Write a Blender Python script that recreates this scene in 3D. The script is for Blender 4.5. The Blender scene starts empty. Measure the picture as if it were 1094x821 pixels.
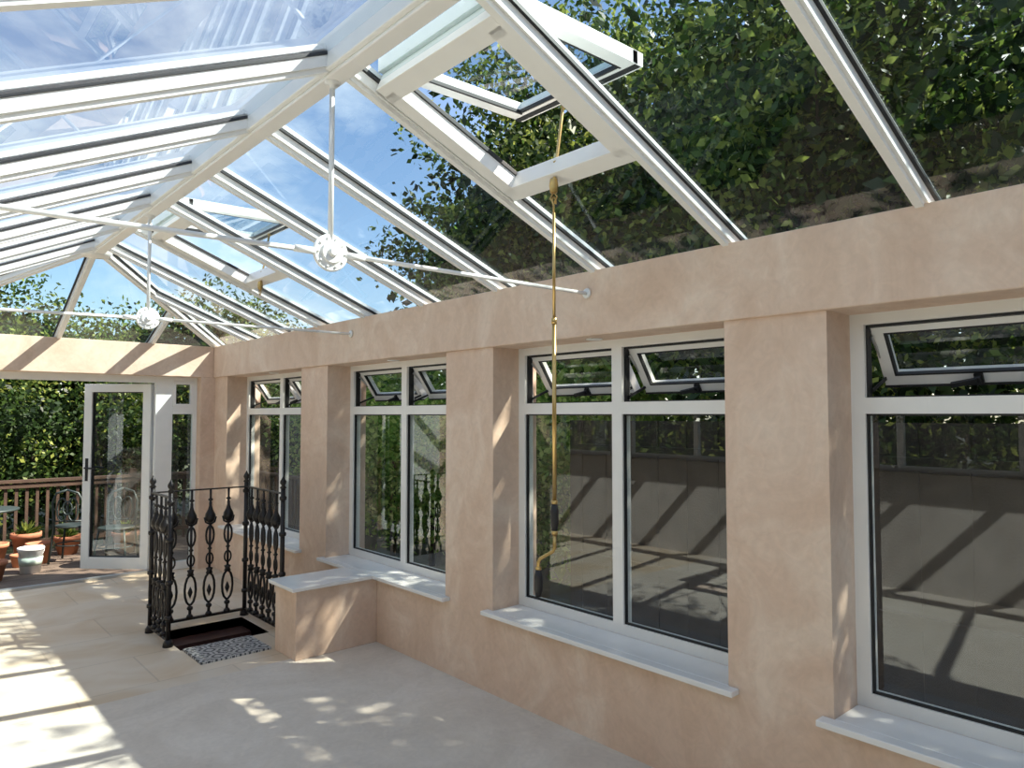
import bpy, math, random
import numpy as np
from mathutils import Vector, Matrix
random.seed(7); rng=np.random.default_rng(7)
scene=bpy.context.scene
COL=scene.collection
# ------------------------------------------------------------ materials
def newmat(name):
    m=bpy.data.materials.new(name); m.use_nodes=True
    nt=m.node_tree; nt.nodes.clear()
    out=nt.nodes.new('ShaderNodeOutputMaterial')
    return m,nt,out
def N(nt,t,**kw):
    n=nt.nodes.new(t)
    for k,v in kw.items():
        if k in n.inputs: n.inputs[k].default_value=v
        else: setattr(n,k,v)
    return n
def simple(name,col,rough=.5,metal=0,var=.06,scale=8,bump=0,bscale=60,spec=.5):
    m,nt,out=newmat(name)
    b=N(nt,'ShaderNodeBsdfPrincipled'); b.inputs['Roughness'].default_value=rough; b.inputs['Metallic'].default_value=metal
    b.inputs['Specular IOR Level'].default_value=spec
    tc=N(nt,'ShaderNodeTexCoord'); no=N(nt,'ShaderNodeTexNoise'); no.inputs['Scale'].default_value=scale; no.inputs['Detail'].default_value=4
    nt.links.new(tc.outputs['Object'],no.inputs['Vector'])
    r=N(nt,'ShaderNodeValToRGB'); r.color_ramp.elements[0].position=.3; r.color_ramp.elements[1].position=.7
    r.color_ramp.elements[0].color=[max(0,c*(1-var)) for c in col]+[1]; r.color_ramp.elements[1].color=[min(1,c*(1+var)) for c in col]+[1]
    nt.links.new(no.outputs['Fac'],r.inputs[0]); nt.links.new(r.outputs[0],b.inputs['Base Color'])
    if bump:
        n2=N(nt,'ShaderNodeTexNoise'); n2.inputs['Scale'].default_value=bscale
        nt.links.new(tc.outputs['Object'],n2.inputs['Vector'])
        bp=N(nt,'ShaderNodeBump'); bp.inputs['Strength'].default_value=bump; bp.inputs['Distance'].default_value=.01
        nt.links.new(n2.outputs['Fac'],bp.inputs['Height']); nt.links.new(bp.outputs[0],b.inputs['Normal'])
    nt.links.new(b.outputs[0],out.inputs[0]); return m
def plaster(name,cols,sc=2.2,rough=.85):
    m,nt,out=newmat(name); L=nt.links.new
    b=N(nt,'ShaderNodeBsdfPrincipled'); b.inputs['Roughness'].default_value=rough; b.inputs['Specular IOR Level'].default_value=.2
    tc=N(nt,'ShaderNodeTexCoord'); 
    n1=N(nt,'ShaderNodeTexNoise'); n1.inputs['Scale'].default_value=sc; n1.inputs['Detail'].default_value=9; n1.inputs['Roughness'].default_value=.68; n1.inputs['Distortion'].default_value=1.0
    mp=N(nt,'ShaderNodeMapping'); mp.inputs['Scale'].default_value=(1,1,.75)
    L(tc.outputs['Object'],mp.inputs[0]); L(mp.outputs[0],n1.inputs['Vector'])
    r=N(nt,'ShaderNodeValToRGB'); cr=r.color_ramp
    cr.elements[0].position=.34; cr.elements[0].color=cols[0]+(1,)
    cr.elements[1].position=.66; cr.elements[1].color=cols[2]+(1,)
    e=cr.elements.new(.5); e.color=cols[1]+(1,)
    L(n1.outputs['Fac'],r.inputs[0])
    n2=N(nt,'ShaderNodeTexNoise'); n2.inputs['Scale'].default_value=14; n2.inputs['Detail'].default_value=5; n2.inputs['Distortion'].default_value=2
    L(tc.outputs['Object'],n2.inputs['Vector'])
    mr=N(nt,'ShaderNodeMapRange'); mr.inputs['From Min'].default_value=.3; mr.inputs['From Max'].default_value=.7; mr.inputs['To Min'].default_value=.95; mr.inputs['To Max'].default_value=1.04
    L(n2.outputs['Fac'],mr.inputs['Value'])
    mx=N(nt,'ShaderNodeVectorMath',operation='MULTIPLY'); L(r.outputs[0],mx.inputs[0]); L(mr.outputs[0],mx.inputs[1])
    L(mx.outputs[0],b.inputs['Base Color'])
    bp=N(nt,'ShaderNodeBump'); bp.inputs['Strength'].default_value=.12; bp.inputs['Distance'].default_value=.01
    L(n2.outputs['Fac'],bp.inputs['Height']); L(bp.outputs[0],b.inputs['Normal'])
    L(b.outputs[0],out.inputs[0]); return m
def glassmat(name,tint,r0=.08,haze=0):
    m,nt,out=newmat(name); L=nt.links.new
    t=N(nt,'ShaderNodeBsdfTransparent'); t.inputs[0].default_value=tint+(1,)
    g=N(nt,'ShaderNodeBsdfGlossy'); g.inputs['Roughness'].default_value=.0; g.inputs[0].default_value=(.95,.97,1,1)
    lw=N(nt,'ShaderNodeLayerWeight'); lw.inputs['Blend'].default_value=.5
    p=N(nt,'ShaderNodeMath',operation='POWER'); p.inputs[1].default_value=5; L(lw.outputs['Facing'],p.inputs[0])
    ma=N(nt,'ShaderNodeMath',operation='MULTIPLY_ADD'); ma.inputs[1].default_value=(1-r0)*.9; ma.inputs[2].default_value=r0; L(p.outputs[0],ma.inputs[0])
    mx=N(nt,'ShaderNodeMixShader'); L(ma.outputs[0],mx.inputs[0]); L(t.outputs[0],mx.inputs[1]); L(g.outputs[0],mx.inputs[2])
    last=mx
    if haze:
        tc=N(nt,'ShaderNodeTexCoord'); no=N(nt,'ShaderNodeTexNoise'); no.inputs['Scale'].default_value=2.2; no.inputs['Detail'].default_value=7
        mp=N(nt,'ShaderNodeMapping'); mp.inputs['Scale'].default_value=(.8,1.8,1)
        L(tc.outputs['Object'],mp.inputs[0]); L(mp.outputs[0],no.inputs['Vector'])
        mr=N(nt,'ShaderNodeMapRange'); mr.inputs['From Min'].default_value=.35; mr.inputs['From Max'].default_value=.75; mr.inputs['To Min'].default_value=haze*.5; mr.inputs['To Max'].default_value=haze*1.6
        L(no.outputs['Fac'],mr.inputs['Value'])
        tr=N(nt,'ShaderNodeBsdfTranslucent'); tr.inputs[0].default_value=(.93,.93,.96,1)
        m2=N(nt,'ShaderNodeMixShader'); L(mr.outputs[0],m2.inputs[0]); L(mx.outputs[0],m2.inputs[1]); L(tr.outputs[0],m2.inputs[2]); last=m2
    L(last.outputs[0],out.inputs[0]); return m
def leafmat(name,c0,c1,c2,trans=.35):
    m,nt,out=newmat(name); L=nt.links.new
    g=N(nt,'ShaderNodeNewGeometry'); r=N(nt,'ShaderNodeValToRGB'); cr=r.color_ramp
    cr.elements[0].color=c0+(1,); cr.elements[1].color=c2+(1,); e=cr.elements.new(.55); e.color=c1+(1,)
    L(g.outputs['Random Per Island'],r.inputs[0])
    d=N(nt,'ShaderNodeBsdfPrincipled'); d.inputs['Roughness'].default_value=.5; d.inputs['Specular IOR Level'].default_value=.3; L(r.outputs[0],d.inputs['Base Color'])
    t=N(nt,'ShaderNodeBsdfTranslucent'); L(r.outputs[0],t.inputs[0])
    mx=N(nt,'ShaderNodeMixShader'); mx.inputs[0].default_value=trans; L(d.outputs[0],mx.inputs[1]); L(t.outputs[0],mx.inputs[2])
    L(mx.outputs[0],out.inputs[0]); return m
PINK=plaster('pink_plaster',[(.64,.46,.345),(.70,.525,.41),(.77,.62,.505)],sc=2.6)
PALE=plaster('pale_plaster',[(.38,.34,.30),(.45,.41,.365),(.50,.46,.415)])
SCREED=plaster('floor_screed',[(.60,.53,.455),(.67,.60,.52),(.73,.665,.59)],sc=1.3,rough=.8)
WHITE=simple('white_upvc',(.84,.83,.81),.3,var=.02)
SILLM=simple('white_sill_board',(.82,.81,.80),.25,var=.03)
BLACK=simple('black_gasket',(.012,.012,.014),.5)
IRON=simple('black_cast_iron',(.018,.015,.015),.38,metal=.3,bump=.3)
BRASS=simple('brass',(.55,.38,.15),.28,metal=.9)
STEEL=simple('galvanised_steel',(.5,.5,.5),.4,metal=.8)
DWOOD=simple('dark_timber',(.065,.036,.022),.7,var=.35,scale=5,bump=.3)
FWOOD=simple('backdrop_timber',(.025,.018,.012),.8,var=.4,scale=5,bump=.3)
STAIRW=simple('stair_timber',(.07,.028,.02),.5,var=.3,scale=4)
TERRA=simple('terracotta',(.42,.17,.09),.8,var=.2)
GREENM=simple('dark_painted_metal',(.035,.05,.048),.45,metal=.2)
BARK=simple('bark',(.06,.045,.03),.9,var=.4,scale=6,bump=.5)
SOIL=simple('soil_and_grass',(.05,.06,.025),.95,var=.5,scale=1.5,bump=.5)
BUCK=simple('bucket_plastic',(.8,.8,.8),.4,var=.03)
LABEL=simple('bucket_label',(.45,.52,.45),.5)
GLASS=glassmat('window_glass',(.78,.84,.81),.10)
RGLASS=glassmat('roof_glass',(.64,.75,.79),.03)
RGLASSL=glassmat('roof_glass_hazy',(.62,.71,.76),.05,haze=.035)
LEAF=leafmat('leaves',(.016,.04,.007),(.065,.12,.02),(.34,.38,.08),.42)
LEAFB=leafmat('leaves_bright',(.05,.11,.02),(.15,.27,.05),(.42,.5,.12),.45)
LEAFS=leafmat('leaves_shrub_lifted',(.10,.20,.035),(.26,.42,.08),(.6,.68,.2),.5)  # shrub greens lifted in colour to offset the tree shade
LEAFD=leafmat('leaves_dark',(.006,.015,.004),(.018,.04,.01),(.05,.09,.018),.2)  # darker leaf copy: shade of crown cores and gaps put into colour
# flagstone
m,nt,out=newmat('floor_flagstone'); L=nt.links.new
b=N(nt,'ShaderNodeBsdfPrincipled'); b.inputs['Roughness'].default_value=.75
tc=N(nt,'ShaderNodeTexCoord'); br=N(nt,'ShaderNodeTexBrick'); br.inputs['Scale'].default_value=1.0
br.inputs['Brick Width'].default_value=.9; br.inputs['Row Height'].default_value=.6; br.inputs['Mortar Size'].default_value=.006
br.inputs['Color1'].default_value=(.68,.56,.42,1); br.inputs['Color2'].default_value=(.58,.50,.40,1); br.inputs['Mortar'].default_value=(.42,.35,.27,1)
L(tc.outputs['Object'],br.inputs['Vector'])
no=N(nt,'ShaderNodeTexNoise'); no.inputs['Scale'].default_value=1.7; no.inputs['Detail'].default_value=6; no.inputs['Distortion'].default_value=1; L(tc.outputs['Object'],no.inputs['Vector'])
r=N(nt,'ShaderNodeValToRGB'); r.color_ramp.elements[0].position=.35; r.color_ramp.elements[0].color=(.60,.44,.28,1); r.color_ramp.elements[1].position=.6; r.color_ramp.elements[1].color=(.74,.65,.54,1)
L(no.outputs['Fac'],r.inputs[0]); mx=N(nt,'ShaderNodeMix',data_type='RGBA'); mx.inputs[0].default_value=.55
L(br.outputs['Color'],mx.inputs[6]); L(r.outputs[0],mx.inputs[7]); L(mx.outputs[2],b.inputs['Base Color']); L(b.outputs[0],out.inputs[0]); FLAG=m
# patterned tile
m,nt,out=newmat('patterned_tile'); L=nt.links.new
b=N(nt,'ShaderNodeBsdfPrincipled'); b.inputs['Roughness'].default_value=.4
tc=N(nt,'ShaderNodeTexCoord'); 
mp=N(nt,'ShaderNodeMapping'); mp.inputs['Scale'].default_value=(6.2,6.2,6.2); L(tc.outputs['Object'],mp.inputs[0])
fr=N(nt,'ShaderNodeVectorMath',operation='FRACTION'); L(mp.outputs[0],fr.inputs[0])
su=N(nt,'ShaderNodeVectorMath',operation='SUBTRACT'); su.inputs[1].default_value=(.5,.5,0); L(fr.outputs[0],su.inputs[0])
sp=N(nt,'ShaderNodeSeparateXYZ'); L(su.outputs[0],sp.inputs[0])
cb=N(nt,'ShaderNodeCombineXYZ'); L(sp.outputs[0],cb.inputs[0]); L(sp.outputs[1],cb.inputs[1])
ln=N(nt,'ShaderNodeVectorMath',operation='LENGTH'); L(cb.outputs[0],ln.inputs[0])
at=N(nt,'ShaderNodeMath',operation='ARCTAN2'); L(sp.outputs[1],at.inputs[0]); L(sp.outputs[0],at.inputs[1])
a8=N(nt,'ShaderNodeMath',operation='MULTIPLY'); a8.inputs[1].default_value=8; L(at.outputs[0],a8.inputs[0])
co=N(nt,'ShaderNodeMath',operation='COSINE'); L(a8.outputs[0],co.inputs[0])
s2=N(nt,'ShaderNodeMath',operation='MULTIPLY'); s2.inputs[1].default_value=26; L(ln.outputs['Value'],s2.inputs[0])
ad=N(nt,'ShaderNodeMath',operation='ADD'); L(s2.outputs[0],ad.inputs[0]); L(co.outputs[0],ad.inputs[1])
si=N(nt,'ShaderNodeMath',operation='SINE'); L(ad.outputs[0],si.inputs[0])
gt=N(nt,'ShaderNodeMath',operation='GREATER_THAN'); gt.inputs[1].default_value=.1; L(si.outputs[0],gt.inputs[0])
mx=N(nt,'ShaderNodeMix',data_type='RGBA'); mx.inputs[6].default_value=(.50,.50,.49,1); mx.inputs[7].default_value=(.05,.055,.065,1)
L(gt.outputs[0],mx.inputs[0]); L(mx.outputs[2],b.inputs['Base Color']); L(b.outputs[0],out.inputs[0]); TILE=m
# ------------------------------------------------------------ mesh builder
class MB:
    def __init__(s,name): s.name=name; s.v=[]; s.f=[]; s.mi=[]; s.sm=[]; s.mats=[]
    def mat(s,m):
        if m not in s.mats: s.mats.append(m)
        return s.mats.index(m)
    def add(s,vs,fs,m,smooth=False):
        o=len(s.v); s.v+= [tuple(v) for v in vs]; k=s.mat(m)
        for f in fs: s.f.append([o+i for i in f]); s.mi.append(k); s.sm.append(smooth)
    def box(s,x0,x1,y0,y1,z0,z1,m):
        vs=[(x,y,z) for x in(x0,x1) for y in(y0,y1) for z in(z0,z1)]
        s.add(vs,[(0,1,3,2),(4,6,7,5),(0,4,5,1),(2,3,7,6),(0,2,6,4),(1,5,7,3)],m)
    def beam(s,p0,p1,w,h,m,up=(0,0,1),off=0):
        p0=Vector(p0);p1=Vector(p1); d=(p1-p0).normalized(); sd=d.cross(Vector(up)).normalized(); u=sd.cross(d).normalized()
        vs=[]
        for p in(p0,p1):
            for a in(-.5,.5):
                for c in(-.5,.5): vs.append(p+sd*w*a+u*(h*c+off))
        s.add(vs,[(0,1,3,2),(4,6,7,5),(0,4,5,1),(2,3,7,6),(0,2,6,4),(1,5,7,3)],m)
    def prism(s,poly,vec,m):
        n=len(poly); vec=Vector(vec); vs=[Vector(p) for p in poly]+[Vector(p)+vec for p in poly]
        s.add(vs,[tuple(range(n)),tuple(range(2*n-1,n-1,-1))]+[(i,(i+1)%n,n+(i+1)%n,n+i) for i in range(n)],m)
    def tube(s,pts,r,m,seg=10,closed=False):
        pts=[Vector(p) for p in pts]; n=len(pts); vs=[]; prev=None
        for i,p in enumerate(pts):
            if closed: d=pts[(i+1)%n]-pts[i-1]
            else: d=pts[min(i+1,n-1)]-pts[max(i-1,0)]
            d.normalize()
            if prev is None:
                a=Vector((0,0,1)) if abs(d.z)<.9 else Vector((1,0,0))
                sd=d.cross(a).normalized()
            else: sd=(prev-d*prev.dot(d)).normalized()
            prev=sd; u=sd.cross(d)
            rr=r[i] if isinstance(r,(list,tuple)) else r
            for k in range(seg):
                t=2*math.pi*k/seg; vs.append(p+(sd*math.cos(t)+u*math.sin(t))*rr)
        fs=[]
        for i in range(n if closed else n-1):
            j=(i+1)%n
            for k in range(seg): fs.append((i*seg+k,i*seg+(k+1)%seg,j*seg+(k+1)%seg,j*seg+k))
        if not closed: fs+= [tuple(range(seg))[::-1],tuple(range((n-1)*seg,n*seg))]
        s.add(vs,fs,m,True)
    def lathe(s,prof,c,m,seg=24,axis='z',smooth=True):
        vs=[];n=len(prof)
        for r,h in prof:
            for k in range(seg):
                t=2*math.pi*k/seg; a,b=r*math.cos(t),r*math.sin(t)
                v={'z':(a,b,h),'x':(h,a,b),'y':(a,h,b)}[axis]; vs.append((v[0]+c[0],v[1]+c[1],v[2]+c[2]))
        fs=[(i*seg+k,i*seg+(k+1)%seg,(i+1)*seg+(k+1)%seg,(i+1)*seg+k) for i in range(n-1) for k in range(seg)]
        fs+=[tuple(range(seg))[::-1],tuple(range((n-1)*seg,n*seg))]
        s.add(vs,fs,m,smooth)
    def xform(s,start,M):
        for i in range(start,len(s.v)): s.v[i]=tuple(M@Vector(s.v[i]))
    def make(s,bevel=0,parent=None):
        me=bpy.data.meshes.new(s.name); me.from_pydata(s.v,[],s.f)
        for m in s.mats: me.materials.append(m)
        me.polygons.foreach_set('material_index',s.mi); me.polygons.foreach_set('use_smooth',s.sm)
        import bmesh
        bm=bmesh.new(); bm.from_mesh(me); bmesh.ops.recalc_face_normals(bm,faces=bm.faces); bm.to_mesh(me); bm.free()
        me.update(); o=bpy.data.objects.new(s.name,me); COL.objects.link(o)
        if bevel:
            b=o.modifiers.new('bevel','BEVEL'); b.width=bevel; b.segments=2; b.limit_method='ANGLE'; b.angle_limit=math.radians(50)
        if parent: o.parent=parent
        return o
# ------------------------------------------------------------ key dimensions
XF=2.76; XB=2.74; XW=2.97; XO=3.12; YE=8.0; YR=-2.9; XL=-1.3
ZS=.49; ZB=2.06; ZT=2.40; RX=1.28; EL=-.18; SL=.40; SLL=.47
ZRI=ZT+.006+SL*(XB-RX)
def zr(x): return ZRI-SL*(x-RX) if x>=RX else ZRI-SLL*(RX-x)
ZEL=zr(EL)
wins=[(-2.38,-.80),(-.33,1.249),(1.70,3.27),(3.742,5.383),(5.87,7.635)]
# ------------------------------------------------------------ floor
HX0,HX1,HY0,HY1=1.63,2.27,5.32,5.87
f=MB('floor')
f.box(XL,XO,YR,4.65,-.15,0,SCREED)
f.box(XL,HX0,4.65,YE+.3,-.15,0,FLAG); f.box(HX1,XO,4.65,YE+.3,-.15,0,FLAG)
f.box(HX0,HX1,4.65,HY0,-.15,0,FLAG); f.box(HX0,HX1,HY1,YE+.3,-.15,0,FLAG)
f.make()
st=MB('stairwell')
for (a,b_,c,d) in [(HX0-.02,HX0,HY0,HY1),(HX1,HX1+.02,HY0,HY1),(HX0,HX1,HY0-.02,HY0),(HX0,HX1,HY1,HY1+.02)]:
    st.box(a,b_,c,d,-1.2,-.001,STAIRW)
for i in range(3): st.box(HX0,HX1,HY1-.2*(i+1),HY1-.2*i,-.07-.19*i-.03,-.07-.19*i,STAIRW)
for i in range(3): st.box(HX0,HX1,HY1-.2*(i+1)+.02,HY1-.2*(i+1)+.035,-.07-.19*(i+1),-.1-.19*i,STAIRW)
st.box(HX0,HX1,HY0,HY1,-1.25,-1.2,STAIRW)
st.make()
t=MB('patterned_tile_landing'); t.box(1.64,2.12,4.93,5.31,.0,.012,TILE); t.make()
# ------------------------------------------------------------ right wall
w=MB('wall_right')
w.box(XF,XO,YR,YE+.3,0,ZS-.025,PINK)
ys=[YR]+[v for p in wins for v in p]+[YE+.3]
for i in range(0,len(ys),2): w.box(XF,XO,ys[i],ys[i+1],ZS-.025,ZB,PINK)
w.make()
bm_=MB('trim_eaves_beam_right')
bm_.prism([(XB,YR,ZB),(XB,YR,ZT),(XO,YR,ZT-.15),(XO,YR,ZB)],(0,YE+.3-YR,0),PINK)
bm_.make(bevel=.006)
e=MB('trim_eaves_beam_end')
e.prism([(XL,YE,ZB),(XL,YE,ZT),(XL,YE+.36,ZT-.15),(XL,YE+.36,ZB)],(XB-XL-.001,0,0),PINK); e.make(bevel=.006)
w=MB('wall_end'); w.box(2.61,XF,YE,YE+.3,0,ZB,PINK); w.box(XL,.12,YE,YE+.3,0,ZB,PINK); w.make()
LH=1.10
w=MB('wall_left'); w.box(XL-.2,XL,YR,YE+.3,0,LH,PALE); w.box(XL-.2,XL,YR,YE+.3,2.05,2.45,PALE)
lp=[YR,-.8,1.5,3.8,6.1,YE+.3]
for y in lp: w.box(XL-.2,XL,max(YR,y-.13),min(YE+.3,y+.13),LH,2.05,PALE)
w.make()
for i in range(5):
    a,b_=lp[i]+.13,lp[i+1]-.13
    w=MB('window_%d'%(7+i)); x0,x1=XL-.14,XL-.08
    for (ga,gb,gc,gd) in((a,b_,LH,LH+.06),(a,b_,1.99,2.05),(a,a+.06,LH+.06,1.99),(b_-.06,b_,LH+.06,1.99),((a+b_)/2-.03,(a+b_)/2+.03,LH+.06,1.99)): w.box(x0,x1,ga,gb,gc,gd,WHITE)
    w.add([(x0+.03,a+.06,LH+.06),(x0+.03,b_-.06,LH+.06),(x0+.03,b_-.06,1.99),(x0+.03,a+.06,1.99)],[(0,1,2,3)],GLASS); w.make()
w=MB('ceiling'); w.box(XL,EL-.02,YR,YE,ZEL-.02,ZEL+.12,PALE); w.make()
w=MB('wall_rear'); w.box(XL,XO,YR-.2,YR,0,ZEL,PALE)
w.prism([(EL,YR-.2,ZEL),(XO,YR-.2,ZEL),(XB,YR-.2,ZT),(RX,YR-.2,zr(RX)+.05)],(0,.2,0),PALE); w.make()
for y in (2.55,4.55,6.7,.45):
    s=MB('recessed_spotlight'); s.lathe([(.045,0),(.045,-.006),(.034,-.008),(.03,-.002),(.0,-.002)],(2.865,y,ZB),WHITE); s.make()
# ------------------------------------------------------------ sills
for i,(a,b_) in enumerate(wins):
    s=MB('window_sill'); s.box(2.70,XF,a-.05,b_+.045,ZS-.025,ZS,SILLM); s.box(XF,XW+.002,a+.001,b_-.001,ZS-.025,ZS,SILLM)
    s.make(bevel=.004)
s=MB('plastered_bench'); s.box(2.135,XF,4.58,4.91,0,ZS-.026,PINK)
s.box(2.095,2.70,4.545,4.945,ZS-.025,ZS,SILLM); s.make(bevel=.004)
# ------------------------------------------------------------ windows in right wall
def window(idx,y0,y1):
    w=MB('window_%d'%idx)
    x0,x1=XW,XW+.07; zt=1.720; zb=1.655; fw=.055; z0=ZS; z1=ZB
    ym=(y0+y1)/2
    w.box(x0,x1,y0,y1,z0,z0+fw,WHITE); w.box(x0,x1,y0,y1,z1-.045,z1,WHITE)
    w.box(x0,x1,y0,y0+fw,z0+fw,z1-.045,WHITE); w.box(x0,x1,y1-fw,y1,z0+fw,z1-.045,WHITE)
    w.box(x0,x1,ym-.035,ym+.035,z0+fw,z1-.045,WHITE)
    for a,c in((y0+fw,ym-.035),(ym+.035,y1-fw)):
        w.box(x0,x1,a,c,zb,zt,WHITE)
        for (ga,gb,gc,gd) in((a,c,z0+fw,z0+fw+.008),(a,c,zb-.008,zb),(a,a+.008,z0+fw,zb),(c-.008,c,z0+fw,zb)):
            w.box(x0+.012,x0+.03,ga,gb,gc,gd,BLACK)
        w.add([(x0+.03,a,z0+fw),(x0+.03,c,z0+fw),(x0+.03,c,zb),(x0+.03,a,zb)],[(0,1,2,3)],GLASS)
        for (ga,gb,gc,gd) in((a,c,zt,zt+.006),(a,c,z1-.055,z1-.045),(a,a+.006,zt,z1-.045),(c-.006,c,zt,z1-.045)):
            w.box(x0+.02,x0+.06,ga,gb,gc,gd,BLACK)
        st0=len(w.v); H=z1-.045-zt; W=c-a; sf=.05
        X0,X1=0,.055
        w.box(X0,X1,.004,W-.004,-H,-H+sf,WHITE); w.box(X0,X1,.004,W-.004,-sf*.8,0,WHITE)
        w.box(X0,X1,.004,sf,-H+sf,-sf*.8,WHITE); w.box(X0,X1,W-sf,W-.004,-H+sf,-sf*.8,WHITE)
        for (ga,gb,gc,gd) in((sf,W-sf,-H+sf,-H+sf+.008),(sf,W-sf,-sf*.8-.008,-sf*.8),(sf,sf+.008,-H+sf,-sf*.8),(W-sf-.008,W-sf,-H+sf,-sf*.8)):
            w.box(-.001,.02,ga,gb,gc,gd,BLACK)
        w.box(-.004,.0,.0,W,-H-.004,-H+.006,BLACK)
        w.add([(.025,sf,-H+sf),(.025,W-sf,-H+sf),(.025,W-sf,-sf),(.025,sf,-sf)],[(0,1,2,3)],GLASS)
        w.box(-.012,0,W/2-.015,W/2+.015,-H+.008,-H+.05,BLACK); w.box(-.03,-.012,W/2-.01,W/2+.01,-H+.02,-H+.045,BLACK)
        w.beam((-.03,W/2,-H+.035),(-.035,W/2+.09,-H+.02),.014,.02,BLACK)
        ang=math.radians(34)
        M=Matrix.Translation((x0+.045,a,z1-.045))@Matrix.Rotation(-ang,4,'Y')
        w.xform(st0,M)
        for yy in(a+.012,c-.012):
            w.beam((x0+.05,yy,zt+.03),(x0+.05+.14,yy,zt+.085),.006,.014,BLACK)
            w.beam((x0+.05,yy,z1-.09),(x0+.05+.085,yy,z1-.17),.006,.014,STEEL)
    return w.make()
for i,(a,b_) in enumerate(wins): window(i+1,a,b_)
# ------------------------------------------------------------ end glazing
w=MB('window_6'); y0,y1=YE+.12,YE+.19
w.box(2.19,2.36,y0,y1,0,ZB,WHITE); w.box(2.57,2.61,y0,y1,0,ZB,WHITE)
for za,zb in((0,.08),(1.66,1.74),(2.01,ZB)): w.box(2.36,2.57,y0,y1,za,zb,WHITE)
w.add([(2.36,y0+.03,.08),(2.57,y0+.03,.08),(2.57,y0+.03,1.66),(2.36,y0+.03,1.66)],[(0,1,2,3)],GLASS)
for (ga,gb,gc,gd) in((2.36,2.57,1.74,1.77),(2.36,2.57,1.98,2.01),(2.36,2.39,1.77,1.98),(2.54,2.57,1.77,1.98)): w.box(ga,gb,y0-.01,y0+.04,gc,gd,WHITE)
w.add([(2.39,y0+.03,1.77),(2.54,y0+.03,1.77),(2.54,y0+.03,1.98),(2.39,y0+.03,1.98)],[(0,1,2,3)],GLASS)
w.make(bevel=.003)
w=MB('trim_door_frame'); w.box(.12,.64,y0,y1,0,ZB,WHITE); w.box(.64,2.19,y0,y1,1.99,ZB,WHITE); w.box(.64,2.19,y0,y1,0,.025,STEEL); w.make()
def door(i,hx,ang,sgn):
    d=MB('door_%d'%i); W=.73; H=1.95; s=.085
    d.box(0,s,-.035,.035,0,H,WHITE); d.box(W-s,W,-.035,.035,0,H,WHITE); d.box(s,W-s,-.035,.035,0,.12,WHITE); d.box(s,W-s,-.035,.035,H-s,H,WHITE)
    for (ga,gb,gc,gd) in((s,W-s,.12,.13),(s,W-s,H-s-.01,H-s),(s,s+.01,.12,H-s),(W-s-.01,W-s,.12,H-s)): d.box(ga,gb,-.02,.02,gc,gd,BLACK)
    d.add([(s,0,.12),(W-s,0,.12),(W-s,0,H-s),(s,0,H-s)],[(0,1,2,3)],GLASS)
    for q in(-1,1):
        d.box(W-.06,W-.03,q*.035-.006,q*.035+.006,.92,1.16,BLACK); d.tube([(W-.045,q*.04,1.06),(W-.045,q*.075,1.06),(W-.16,q*.08,1.055)],.009,BLACK)
    for z in (.25,1.0,1.7): d.tube([(-.012,-.03,z-.05),(-.012,-.03,z+.05)],.012,WHITE)
    o=d.make(bevel=.004); o.location=(hx,YE+.2,.03); o.rotation_euler=(0,0,ang)
door(1,2.18,math.radians(180-45),1)
door(2,.65,math.radians(100),1)
# ------------------------------------------------------------ ROOF
YH=6.5
n_r=Vector((SL,0,1)).normalized(); n_l=Vector((-SLL,0,1)).normalized(); n_e=Vector((0,SL,1)).normalized()
def bar(mb,p0,p1,up,w=.052,g=.026):
    mb.beam(p0,p1,w,.040,WHITE,up,.020); mb.beam(p0,p1,w*.55,.02,WHITE,up,-.008)
    mb.beam(p0,p1,w+g,.014,BLACK,up,.047)
    mb.beam(p0,p1,w+.0,.02,WHITE,up,.072)
rb=MB('roof_glazing_bars')
barY=[.90-.775*4,.90-.775*3,.90-.775*2,.90-.775,.90,1.675,2.45,3.225,4.0,4.775,5.55,6.3]
for y in barY:
    bar(rb,(XO-.04,y,zr(XO-.04)),(RX+.03,y,zr(RX+.03)),n_r)
    bar(rb,(EL-.1,y,zr(EL-.1)),(RX-.03,y,zr(RX-.03)),n_l,g=.010)
def hx(y): return RX+(XB-RX)*(y-YH)/(YE-YH)
y=7.1
bar(rb,(XO-.04,y,zr(XO-.04)),(hx(y),y,zr(hx(y))),n_r); xl=2*RX-hx(y); bar(rb,(EL-.1,y,zr(EL-.1)),(xl,y,zr(xl)),n_l)
ze=lambda y: zr(RX)-(zr(RX)-zr(XB))*(y-YH)/(YE-YH)
ext=1.15
bar(rb,(RX+(XB-RX)*ext,YH+1.5*ext,ze(YH+1.5*ext)),(RX,YH,zr(RX)),(0,0,1),.075)
bar(rb,(EL,YE,zr(EL)),(RX,YH,zr(RX)),(0,0,1),.075)
for xx in(RX,2.12,2*RX-2.12):
    k=abs(xx-RX)/(XB-RX); ys_=YH+1.5*k
    bar(rb,(xx,YE+.25,ze(YE+.25)),(xx,ys_,ze(ys_)),n_e)
rb.make()
rg=MB('roof_ridge_beam')
rg.box(RX-.055,RX+.055,YR,YH+.02,zr(RX)-.035,zr(RX)+.10,WHITE); rg.box(RX-.035,RX+.035,YR,YH+.02,zr(RX)-.05,zr(RX)-.034,WHITE)
rg.lathe([(.0,-.07),(.10,-.06),(.12,-.03),(.12,.1)],(RX,YH,zr(RX)),WHITE)
rg.make(bevel=.006)
et=MB('trim_roof_eaves'); et.beam((XO-.0,YR,zr(XO)+.04),(XO,YE+.3,zr(XO)+.04),.06,.1,WHITE)
et.make()
gl=MB('roof_glass_panels'); GO=.052
def gq(pts,m=RGLASS): gl.add(pts,[tuple(range(len(pts)))],m)
def R(x,y): return (x,y,zr(x)+GO)
V0,V1=1.47,2.13
vb=[(1.675,2.45),(4.775,5.55)]
edges=[YR]+barY
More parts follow.
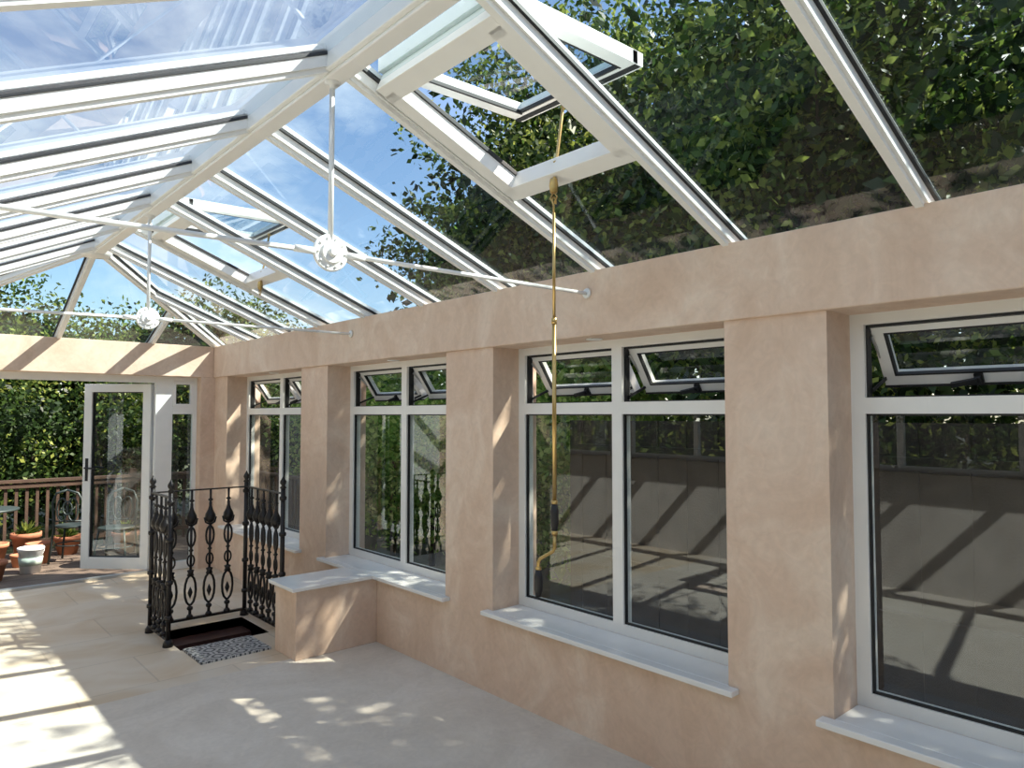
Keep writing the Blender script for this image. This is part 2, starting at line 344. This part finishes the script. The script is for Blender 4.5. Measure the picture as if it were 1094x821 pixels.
for a,b_ in zip(edges[:-1],edges[1:]):
    if (a,b_) in vb:
        gq([R(V1,a),R(XO,a),R(XO,b_),R(V1,b_)]); gq([R(RX+.03,a),R(V0,a),R(V0,b_),R(RX+.03,b_)])
    else: gq([R(RX+.03,a),R(XO,a),R(XO,b_),R(RX+.03,b_)])
    gq([R(EL-.1,a),R(RX-.03,a),R(RX-.03,b_),R(EL-.1,b_)],RGLASSL)
gq([R(RX+.03,6.3),R(XO,6.3),(XO,YE+.39,zr(XO)+GO),(RX+.03,YH,zr(RX)+GO)])
gq([R(RX-.03,6.3),R(EL,6.3),(EL,YE,zr(EL)+GO),(RX-.03,YH,zr(RX)+GO)],RGLASSL)
gq([(RX,YH,zr(RX)+GO),(XO,YE+.38,ze(YE+.38)+GO),(RX,YE+.38,ze(YE+.38)+GO)])
gq([(RX,YH,zr(RX)+GO),(RX,YE+.38,ze(YE+.38)+GO),(EL,YE+.38,ze(YE+.38)+GO),(EL,YE,zr(EL)+GO)])
gl.make()
def vent(a,b_):
    v=MB('roof_vent_window'); a+=.035;b_-=.035
    for x in(V0,V1): v.beam((x,a,zr(x)),(x,b_,zr(x)),.085,.085,WHITE,n_r,.045)
    for yy in(a+.03,b_-.03): v.beam((V0,yy,zr(V0)),(V1,yy,zr(V1)),.07,.085,WHITE,n_r,.045)
    v.beam((V1+.045,a,zr(V1+.045)),(V1+.045,b_,zr(V1+.045)),.012,.02,BLACK,n_r,.05)
    for yy in(a+.068,b_-.068): v.beam((V0+.04,yy,zr(V0+.04)),(V1-.04,yy,zr(V1-.04)),.008,.02,BLACK,n_r,.075)
    h0=Vector((V0,0,zr(V0)+.12)); h1=Vector((2.185,0,3.05))
    def S(t,y,dz=0): p=h0.lerp(h1,t); return (p.x,y,p.z+dz)
    v.beam(S(0,a),S(0,b_),.06,.055,WHITE); v.beam(S(1,a),S(1,b_),.065,.055,WHITE)
    for yy in(a+.03,b_-.03): v.beam(S(0,yy),S(1,yy),.06,.055,WHITE)
    for yy in(a+.064,b_-.064): v.beam(S(.04,yy,-.02),S(.96,yy,-.02),.01,.018,BLACK)
    v.beam(S(.94,a+.06,-.02),S(.94,b_-.06,-.02),.01,.018,BLACK); v.beam(S(1,a,-.030),S(1,b_,-.030),.03,.006,BLACK)
    v.add([S(.03,a+.03),S(.97,a+.03),S(.97,b_-.03),S(.03,b_-.03)],[(0,1,2,3)],RGLASS)
    ym=(a+b_)/2+.04
    p0=Vector((V1-.02,ym,zr(V1)-.03)); p1=Vector(S(.985,ym,-.03))
    v.tube([p0,p1],.007,BRASS); v.lathe([(0,-.03),(.016,-.03),(.02,0),(.016,.03),(0,.03)],tuple(p0),BRASS,12)
    v.tube([p0+Vector((0,0,-.02)),p0+Vector((.0,.02,-.05)),p0+Vector((0,0,-.075)),p0+Vector((0,-.02,-.05)),p0+Vector((0,0,-.025))],.004,BRASS,8)
    v.lathe([(0,-.012),(.014,-.01),(.014,.01),(0,.012)],tuple(p0.lerp(p1,.25)),BRASS,12); v.lathe([(0,-.012),(.014,-.01),(.014,.01),(0,.012)],tuple(p1),BRASS,12)
    v.make(bevel=.003); return p0
pe=vent(*vb[0]); vent(*vb[1])
wp=MB('brass_winding_pole'); px,py,pz=pe.x,pe.y,pe.z-.075
wp.tube([(px+.012,py,pz+.0),(px+.012,py,pz+.02),(px,py,pz+.028),(px-.01,py,pz+.012),(px,py,pz-.01),(px,py,pz-.05)],.004,BRASS,8)
wp.tube([(px,py,pz-.04),(px,py,pz-.5)],.0065,BRASS); wp.tube([(px,py,pz-.5),(px+.0,py-.0,1.27)],.009,BRASS)
wp.lathe([(0,-.015),(.012,-.012),(.012,.012),(0,.015)],(px,py,pz-.5),BRASS,12)
wp.lathe([(0,0),(.012,0),(.016,.03),(.017,.08),(.012,.11),(0,.11)],(px,py,1.17),BLACK,14)
wp.lathe([(0,0),(.013,0),(.013,.015),(0,.015)],(px,py,1.28),BRASS,14); wp.lathe([(0,0),(.013,0),(.013,.015),(0,.015)],(px,py,1.155),BRASS,14)
dx,dy=-.05,.045
wp.tube([(px,py,1.16),(px,py,1.10),(px+dx*.1,py+dy*.1,1.085),(px+dx*.9,py+dy*.9,1.055),(px+dx,py+dy,1.04),(px+dx,py+dy,.90)],.0075,BRASS)
wp.lathe([(0,0),(.012,0),(.018,.03),(.018,.08),(.012,.11),(0,.11)],(px+dx,py+dy,.90),BLACK,14)
wp.lathe([(0,0),(.013,0),(.013,.012),(0,.012)],(px+dx,py+dy,1.01),BRASS,14)
wp.make()
for y in(2.485,4.96):
    t=MB('roof_tie_rod'); zc=2.272
    t.tube([(XB,y,zc+.01),(RX,y,zc)],.0095,WHITE); t.tube([(EL-.02,y,zc-.035),(RX,y,zc)],.0095,WHITE)
    t.tube([(RX,y,zc),(RX,y,zr(RX)-.04)],.0105,WHITE)
    t.lathe([(0,-.004),(.028,-.004),(.024,-.012),(.0,-.014)],(XB,y,zc+.01),WHITE,20,'x')
    t.lathe([(.03,0),(.03,-.01),(.012,-.014),(.012,-.03)],(RX,y,zr(RX)-.045),WHITE,20)
    t.lathe([(0,-.034),(.013,-.034),(.018,-.026),(.018,-.020),(.040,-.020),(.044,-.014),(.044,-.010),(.068,-.008),(.072,-.004),(.072,.004),(.068,.008),(.044,.010),(.044,.014),(.04,.02),(.018,.02),(.013,.034),(0,.034)],(RX,y,zc),WHITE,32,'y',False)
    for k in range(10):
        a=k*math.pi/5; c=(RX+.056*math.cos(a),y-.009,zc+.056*math.sin(a)); t.lathe([(0,-.006),(.005,-.004),(.006,.003)],c,WHITE,8,'y')
    t.lathe([(.014,-.04),(.014,.04)],(RX+.105,y,zc),WHITE,12,'x'); t.lathe([(.014,-.04),(.014,.04)],(RX-.105,y,zc-.002),WHITE,12,'x')
    t.make()
# ------------------------------------------------------------ iron balustrade
ir=MB('cast_iron_balustrade')
def ell(c,d,rw,rz,n=14):
    return [(c[0]+d[0]*rw*math.cos(2*math.pi*k/n),c[1]+d[1]*rw*math.cos(2*math.pi*k/n),c[2]+rz*math.sin(2*math.pi*k/n)) for k in range(n)]
def baluster(x,y,d):
    ir.tube([(x,y,.05),(x,y,.14)],.012,IRON,8)
    ir.lathe([(.0,0),(.03,.0),(.022,.02),(.012,.03)],(x,y,.055),IRON,10)
    ir.lathe([(0,-.022),(.02,-.012),(.024,0),(.02,.012),(0,.022)],(x,y,.13),IRON,10)
    ir.tube(ell((x,y,.27),d,.042,.115),.0095,IRON,6,True)
    ir.lathe([(0,-.05),(.012,-.02),(.02,0),(.012,.025),(0,.05)],(x,y,.25),IRON,8)
    ir.lathe([(.0,-.03),(.028,-.02),(.02,0),(.028,.02),(0,.03)],(x,y,.405),IRON,10)
    ir.tube([(x,y,.38),(x,y,.80)],.010,IRON,8)
    ir.tube(ell((x,y,.50),d,.026,.045),.007,IRON,6,True)
    ir.lathe([(0,-.02),(.02,0),(0,.02)],(x,y,.58),IRON,8)
    ir.tube(ell((x,y,.685),d,.03,.075),.0085,IRON,6,True)
    ir.lathe([(.008,-.04),(.030,-.02),(.042,.01),(.038,.035),(.020,.07),(.012,.10),(.012,.13)],(x,y,.82),IRON,12)
    ir.tube([(x-d[0]*.045,y-d[1]*.045,.83),(x-d[0]*.035,y-d[1]*.035,.79),(x,y,.77),(x+d[0]*.035,y+d[1]*.035,.79),(x+d[0]*.045,y+d[1]*.045,.83)],.008,IRON,6)
    ir.lathe([(0,-.02),(.022,0),(0,.02)],(x,y,.97),IRON,10); ir.tube([(x,y,.92),(x,y,1.06)],.009,IRON,8)
def panel(p0,p1,n):
    p0=Vector(p0);p1=Vector(p1);d=(p1-p0).normalized()
    ir.beam((p0.x,p0.y,.05),(p1.x,p1.y,.05),.03,.018,IRON); ir.beam((p0.x,p0.y,1.055),(p1.x,p1.y,1.055),.026,.010,IRON)
    for i in range(n):
        p=p0.lerp(p1,(i+1)/(n+1)); baluster(p.x,p.y,d)
def post(x,y):
    ir.tube([(x,y,0.0),(x,y,1.10)],.017,IRON,12)
    ir.lathe([(0,0),(.036,0),(.034,.03),(.02,.05)],(x,y,0.0),IRON,14)
    for z in(.2,.45,.75,1.02): ir.lathe([(.015,-.02),(.027,-.01),(.027,.01),(.015,.02)],(x,y,z),IRON,14)
    ir.lathe([(.016,0),(.026,.01),(.012,.025),(.024,.045),(.022,.06),(.01,.08),(0,.10)],(x,y,1.09),IRON,14)
A=(1.59,5.47,0);B=(1.59,5.92,0);C=(2.31,5.92,0);D_=(2.31,5.2,0)
panel(A,B,3); panel(B,C,4); panel(C,D_,5)
for q in(A,B,C,D_): post(q[0],q[1])
ir.make()
# ------------------------------------------------------------ outside
GZ=-.16
g=MB('ground'); g.box(-30,40,-30,50,GZ-.8,GZ-.30,SOIL); g.make()
DECK=simple('deck_board',(.16,.12,.09),.75,var=.3,scale=3,bump=.3)
dk=MB('timber_deck')
for i in range(24):
    yy=YE+.38+i*.125; dk.box(-3,4.4,yy,yy+.118,GZ-.03,GZ,DECK)
dk.box(-3,4.4,YE+.4,YE+3.3,GZ-.25,GZ-.031,DWOOD)
dk.make()
fn=MB('timber_balustrade'); FY=11.2
for x in np.arange(-2.9,4.4,.115): fn.box(x,x+.035,FY,FY+.035,GZ,GZ+.93,DWOOD)
for z in(.12,.86): fn.box(-2.9,4.35,FY-.03,FY,GZ+z,GZ+z+.06,DWOOD)
fn.box(-2.9,4.4,FY-.05,FY+.07,GZ+.93,GZ+.965,DWOOD)
for x in(-2.9,-.9,1.0,2.7,4.3): fn.box(x,x+.09,FY+.0,FY+.09,GZ,GZ+1.05,DWOOD)
for yy in np.arange(8.6,11.2,.115): fn.box(4.3,4.335,yy,yy+.035,GZ,GZ+.93,DWOOD)
fn.box(4.27,4.37,8.5,11.2,GZ+.93,GZ+.965,DWOOD)
fn.make()
cf=MB('backdrop_fence')  # fence added as a dark backdrop so the panes show reflections
for i,yy in enumerate(np.arange(-5,4.6,.145)): cf.box(4.95+.012*(i%2),4.975+.012*(i%2),yy,yy+.15,GZ-.30,1.60,FWOOD)
for z in(.3,1.3): cf.box(4.91,4.95,-5,4.6,z,z+.08,FWOOD)
cf.make()
ps=MB('side_path'); ps.box(XO,4.9,-6,YE+.36,GZ-.30,GZ-.12,simple('dark_paving',(.045,.042,.038),.85,var=.3,scale=3)); ps.make()
def pot(x,y,r,h,plant=True):
    p=MB('terracotta_pot'); z=GZ
    p.lathe([(r*.62,0),(r*.9,h*.8),(r*.92,h*.8),(r,h*.82),(r,h),(r*.88,h),(r*.84,h*.86),(0,h*.86)],(x,y,z),TERRA,24)
    if plant:
        for k in range(60):
            a=random.random()*6.28; e=random.random()*.9+.4; l=r*(.8+random.random()*.8)
            d=Vector((math.cos(a)*math.cos(e),math.sin(a)*math.cos(e),math.sin(e))); s_=Vector((-math.sin(a),math.cos(a),0))*r*.12
            b0=Vector((x,y,z+h*.86)); m1=b0+d*l*.6; t1=b0+d*l+Vector((0,0,-l*.15))
            p.add([b0,m1+s_,t1,m1-s_],[(0,1,2,3)],LEAF)
    p.make()
for a in[(.98,9.6,.14,.22,0),(1.12,10.75,.14,.24,0),(1.9,10.85,.17,.24,1),(1.52,10.4,.15,.25,0),(2.5,10.5,.17,.27,1),(2.95,10.6,.17,.3,1),(1.45,10.9,.17,.32,1),(1.3,10.3,.09,.15,0)]: pot(*a)
bk=MB('paint_bucket'); bx,by=1.36,9.85
bk.lathe([(.10,0),(.125,.26),(.135,.265),(.135,.29),(.12,.29),(.118,.27),(0,.27)],(bx,by,GZ),BUCK,28)
bk.lathe([(.111,.09),(.1225,.18)],(bx,by,GZ),LABEL,28)
bk.tube([(bx+.13*math.cos(t),by-.02-.06*math.sin(t),GZ+.27-.10*math.sin(t)) for t in np.linspace(0,math.pi,14)],.003,STEEL,6); bk.make()
tb=MB('bistro_table'); tx,ty=.95,10.15
tb.lathe([(0,.70),(.31,.70),(.33,.71),(.33,.725),(.31,.73),(0,.73)],(tx,ty,GZ),GREENM,36); tb.tube([(tx,ty,GZ+.08),(tx,ty,GZ+.7)],.022,GREENM)
for k in range(3):
    a=k*2.09+.3; tb.tube([(tx+math.cos(a)*r_,ty+math.sin(a)*r_,GZ+h_) for r_,h_ in((.0,.35),(.06,.25),(.10,.12),(.15,.05),(.2,.012))],.014,GREENM)
tb.make()
def chair(x,y,rot):
    c=MB('bistro_chair')
    c.lathe([(0,.43),(.18,.43),(.20,.44),(.20,.455),(.18,.46),(0,.46)],(0,0,0),GREENM,28)
    for sx in(-1,1):
        c.tube([(sx*.14,-.13,.44),(sx*.17,-.16,.2),(sx*.19,-.19,0.01)],.013,GREENM,8)
        c.tube([(sx*.19,.20,0.01),(sx*.16,.15,.44),(sx*.17,.18,.75),(sx*.12,.2,.86),(0,.205,.90)],.014,GREENM,8)
        c.tube(ell((sx*.06,.185,.66),(1,0),.055,.14),.010,GREENM,6,True)
    c.tube(ell((0,.19,.68),(1,0),.05,.08),.010,GREENM,6,True); c.tube([(-.165,.17,.52),(.165,.17,.52)],.009,GREENM,8)
    c.tube([(.185*math.cos(t),.185*math.sin(t),.22) for t in np.linspace(0,2*math.pi,20)[:-1]],.008,GREENM,6,True)
    o=c.make(); o.location=(x,y,GZ); o.rotation_euler=(0,0,rot)
chair(1.85,10.25,2.6); chair(2.2,9.7,-.6); chair(3.3,9.6,2.0)
# ------------------------------------------------------------ foliage
def leaves(name,clumps,size,mat,parent=None):
    P=[]
    for (c,r,n) in clumps:
        q=np.clip(rng.normal(size=(n,3)),-1.9,1.9)*np.array(r)*.5+np.array(c); P.append(q)
    P=np.vstack(P); n=len(P)
    a=rng.normal(size=(n,3)); a/=np.linalg.norm(a,axis=1)[:,None]
    b=rng.normal(size=(n,3)); b-= (a*b).sum(1)[:,None]*a; b/=np.linalg.norm(b,axis=1)[:,None]
    s=size*rng.uniform(.6,1.3,size=(n,1))
    V=np.stack([P-a*s*.5,P+b*s*.28,P+a*s*.5,P-b*s*.28],1).reshape(-1,3)
    me=bpy.data.meshes.new(name); me.vertices.add(4*n); me.vertices.foreach_set('co',V.ravel())
    me.loops.add(4*n); me.loops.foreach_set('vertex_index',np.arange(4*n,dtype=np.int32)); me.polygons.add(n)
    me.polygons.foreach_set('loop_start',np.arange(0,4*n,4,dtype=np.int32)); me.polygons.foreach_set('loop_total',np.full(n,4,dtype=np.int32))
    me.update(calc_edges=True); me.materials.append(mat)
    o=bpy.data.objects.new(name,me); COL.objects.link(o)
    if parent: o.parent=parent
    return o
def tree(x,y,cz,rad,nc,nl,size,tr=.16,core=.5,mat=None):
    t=MB('tree'); base=GZ-.3
    top=cz+rad[2]*.3
    t.tube([(x,y,base),(x+.1,y,cz*.4),(x-.05,y+.1,cz*.75),(x+.05,y,top)],[tr,tr*.8,tr*.55,tr*.2],BARK,12)
    cl=[]
    for i in range(nc):
        v=rng.normal(size=3); v/=np.linalg.norm(v); rr=rng.uniform(.45,1.05)
        c=np.array([x,y,cz])+v*np.array(rad)*rr
        q=rng.uniform(.35,.75)
        cl.append((tuple(c),(q,q,q*.6),int(nl*q/.55)))
        if i%8==0:
            st_=Vector((x,y,cz*.6+rng.uniform(0,cz*.3))); mid=st_.lerp(Vector(c),.5)+Vector((0,0,.25)); t.tube([st_,mid,c],[tr*.3,tr*.16,tr*.04],BARK,6)
    o=t.make()
    leaves('tree_leaves',cl,size,mat or LEAF,o)
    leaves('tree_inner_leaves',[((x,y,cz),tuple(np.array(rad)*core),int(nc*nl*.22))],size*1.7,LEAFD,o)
    return o
tree(7.9,3.6,4.2,(2.9,3.1,2.5),260,200,.10,core=.8)
tree(9.3,8.2,4.9,(3.2,3.6,3.4),300,180,.11,core=.8)
tree(7.0,-.9,3.9,(2.4,2.5,2.4),170,160,.11,core=.7)
tree(13.5,4.5,5.5,(3.5,5,4),210,150,.17,core=.85)
tree(13,13,4.4,(4,4,3.2),160,130,.18,core=.8,mat=LEAFB)
br_=MB('dapple_branch')  # unseen branch and leaf sprays, added to dapple the sun indoors
br_.tube([(7.0,-.9,4.6),(6.6,.2,6.2),(6.5,1.5,6.8),(6.6,3,7.0)],[.08,.06,.04,.02],BARK,8)
bo=br_.make()
leaves('dapple_leaves',[((rng.uniform(5.6,7.6),rng.uniform(-1.6,3.2),rng.uniform(5.9,7.2)),(.6,.6,.4),130) for _ in range(38)],.11,LEAF,bo)
def hedge(name,rows):
    p=MB(name); 
    for (x0,x1,y0,y1) in [r[:4] for r in rows[:1]]:
        n=int(max(x1-x0,y1-y0)/1.0)
        for i in range(n+1):
            k=i/max(n,1); xx=(x0+(x1-x0)*k) if (x1-x0)>(y1-y0) else (x0+x1)/2; yy=(y0+(y1-y0)*k) if (y1-y0)>=(x1-x0) else (y0+y1)/2
            p.tube([(xx,yy,GZ-.3),(xx+.05,yy+.05,.6),(xx-.05,yy,1.4)],[.05,.04,.015],BARK,6)
    o=p.make()
    for (x0,x1,y0,y1,z0,z1,nc,nl,size,mat) in rows:
        cl=[]
        for _ in range(nc):
            q=rng.uniform(.3,.8); cl.append(((rng.uniform(x0,x1),rng.uniform(y0,y1),rng.uniform(z0,z1)),(q,q,q*.7),int(nl*q/.55)))
        leaves(name+'_leaves',cl,size,mat,o)
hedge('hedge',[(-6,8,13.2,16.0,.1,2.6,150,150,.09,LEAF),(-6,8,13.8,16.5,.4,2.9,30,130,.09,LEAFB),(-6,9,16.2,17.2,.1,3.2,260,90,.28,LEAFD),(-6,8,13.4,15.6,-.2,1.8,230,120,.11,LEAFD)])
hedge('shrubbery',[(5.4,6.3,5.2,12.3,.1,2.1,190,150,.085,LEAFS),(6.3,7.0,4.8,12.8,.1,2.3,180,90,.22,LEAFB)])  # both rows use brightened leaf colours in place of missing sun
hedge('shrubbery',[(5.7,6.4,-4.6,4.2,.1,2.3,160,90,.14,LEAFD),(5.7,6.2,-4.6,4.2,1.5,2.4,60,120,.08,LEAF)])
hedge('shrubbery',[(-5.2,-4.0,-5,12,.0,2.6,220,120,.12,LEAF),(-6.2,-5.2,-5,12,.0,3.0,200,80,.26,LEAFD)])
for (x,y) in((-3,14.5),(1.5,16.5),(5,15)): tree(x,y,2.9,(2.2,1.6,1.3),80,130,.10)
# ------------------------------------------------------------ light
wd=bpy.data.worlds.new('sky'); scene.world=wd; wd.use_nodes=True; nt=wd.node_tree; nt.nodes.clear(); L=nt.links.new
out=nt.nodes.new('ShaderNodeOutputWorld'); bg=N(nt,'ShaderNodeBackground'); sk=N(nt,'ShaderNodeTexSky'); sk.sky_type='NISHITA'; sk.sun_disc=False
sk.sun_elevation=math.radians(48); sk.sun_rotation=math.radians(130)
tc=N(nt,'ShaderNodeTexCoord'); mp=N(nt,'ShaderNodeMapping'); mp.inputs['Scale'].default_value=(1,1,2.2); L(tc.outputs['Generated'],mp.inputs[0])
no=N(nt,'ShaderNodeTexNoise'); no.inputs['Scale'].default_value=2.3; no.inputs['Detail'].default_value=8; no.inputs['Roughness'].default_value=.6; no.inputs['Distortion'].default_value=.3; L(mp.outputs[0],no.inputs['Vector'])
r=N(nt,'ShaderNodeValToRGB'); r.color_ramp.elements[0].position=.47; r.color_ramp.elements[1].position=.72; L(no.outputs['Fac'],r.inputs[0])
mx=N(nt,'ShaderNodeMix',data_type='RGBA'); L(r.outputs[0],mx.inputs[0]); L(sk.outputs[0],mx.inputs[6]); mx.inputs[7].default_value=(6.2,6.3,6.5,1)
L(mx.outputs[2],bg.inputs[0]); bg.inputs[1].default_value=.165; L(bg.outputs[0],out.inputs[0])
sd=bpy.data.lights.new('sun','SUN'); sd.energy=9.5; sd.angle=math.radians(.55); sd.color=(1,.92,.80)
so=bpy.data.objects.new('sun',sd); COL.objects.link(so); so.rotation_euler=Vector((-.55,.45,-.74)).to_track_quat('-Z','Y').to_euler(); so.location=(6,-5,9)
# ------------------------------------------------------------ camera
cd=bpy.data.cameras.new('camera'); cd.sensor_width=36; cd.lens=25.0; cd.clip_start=.02; cd.clip_end=300
co_=bpy.data.objects.new('camera',cd); COL.objects.link(co_); co_.location=(0,0,1.65); co_.rotation_euler=(math.radians(92.5),0,math.radians(-41.7)); scene.camera=co_
scene.view_settings.view_transform='Standard'; scene.view_settings.look='None'; scene.view_settings.exposure=.68
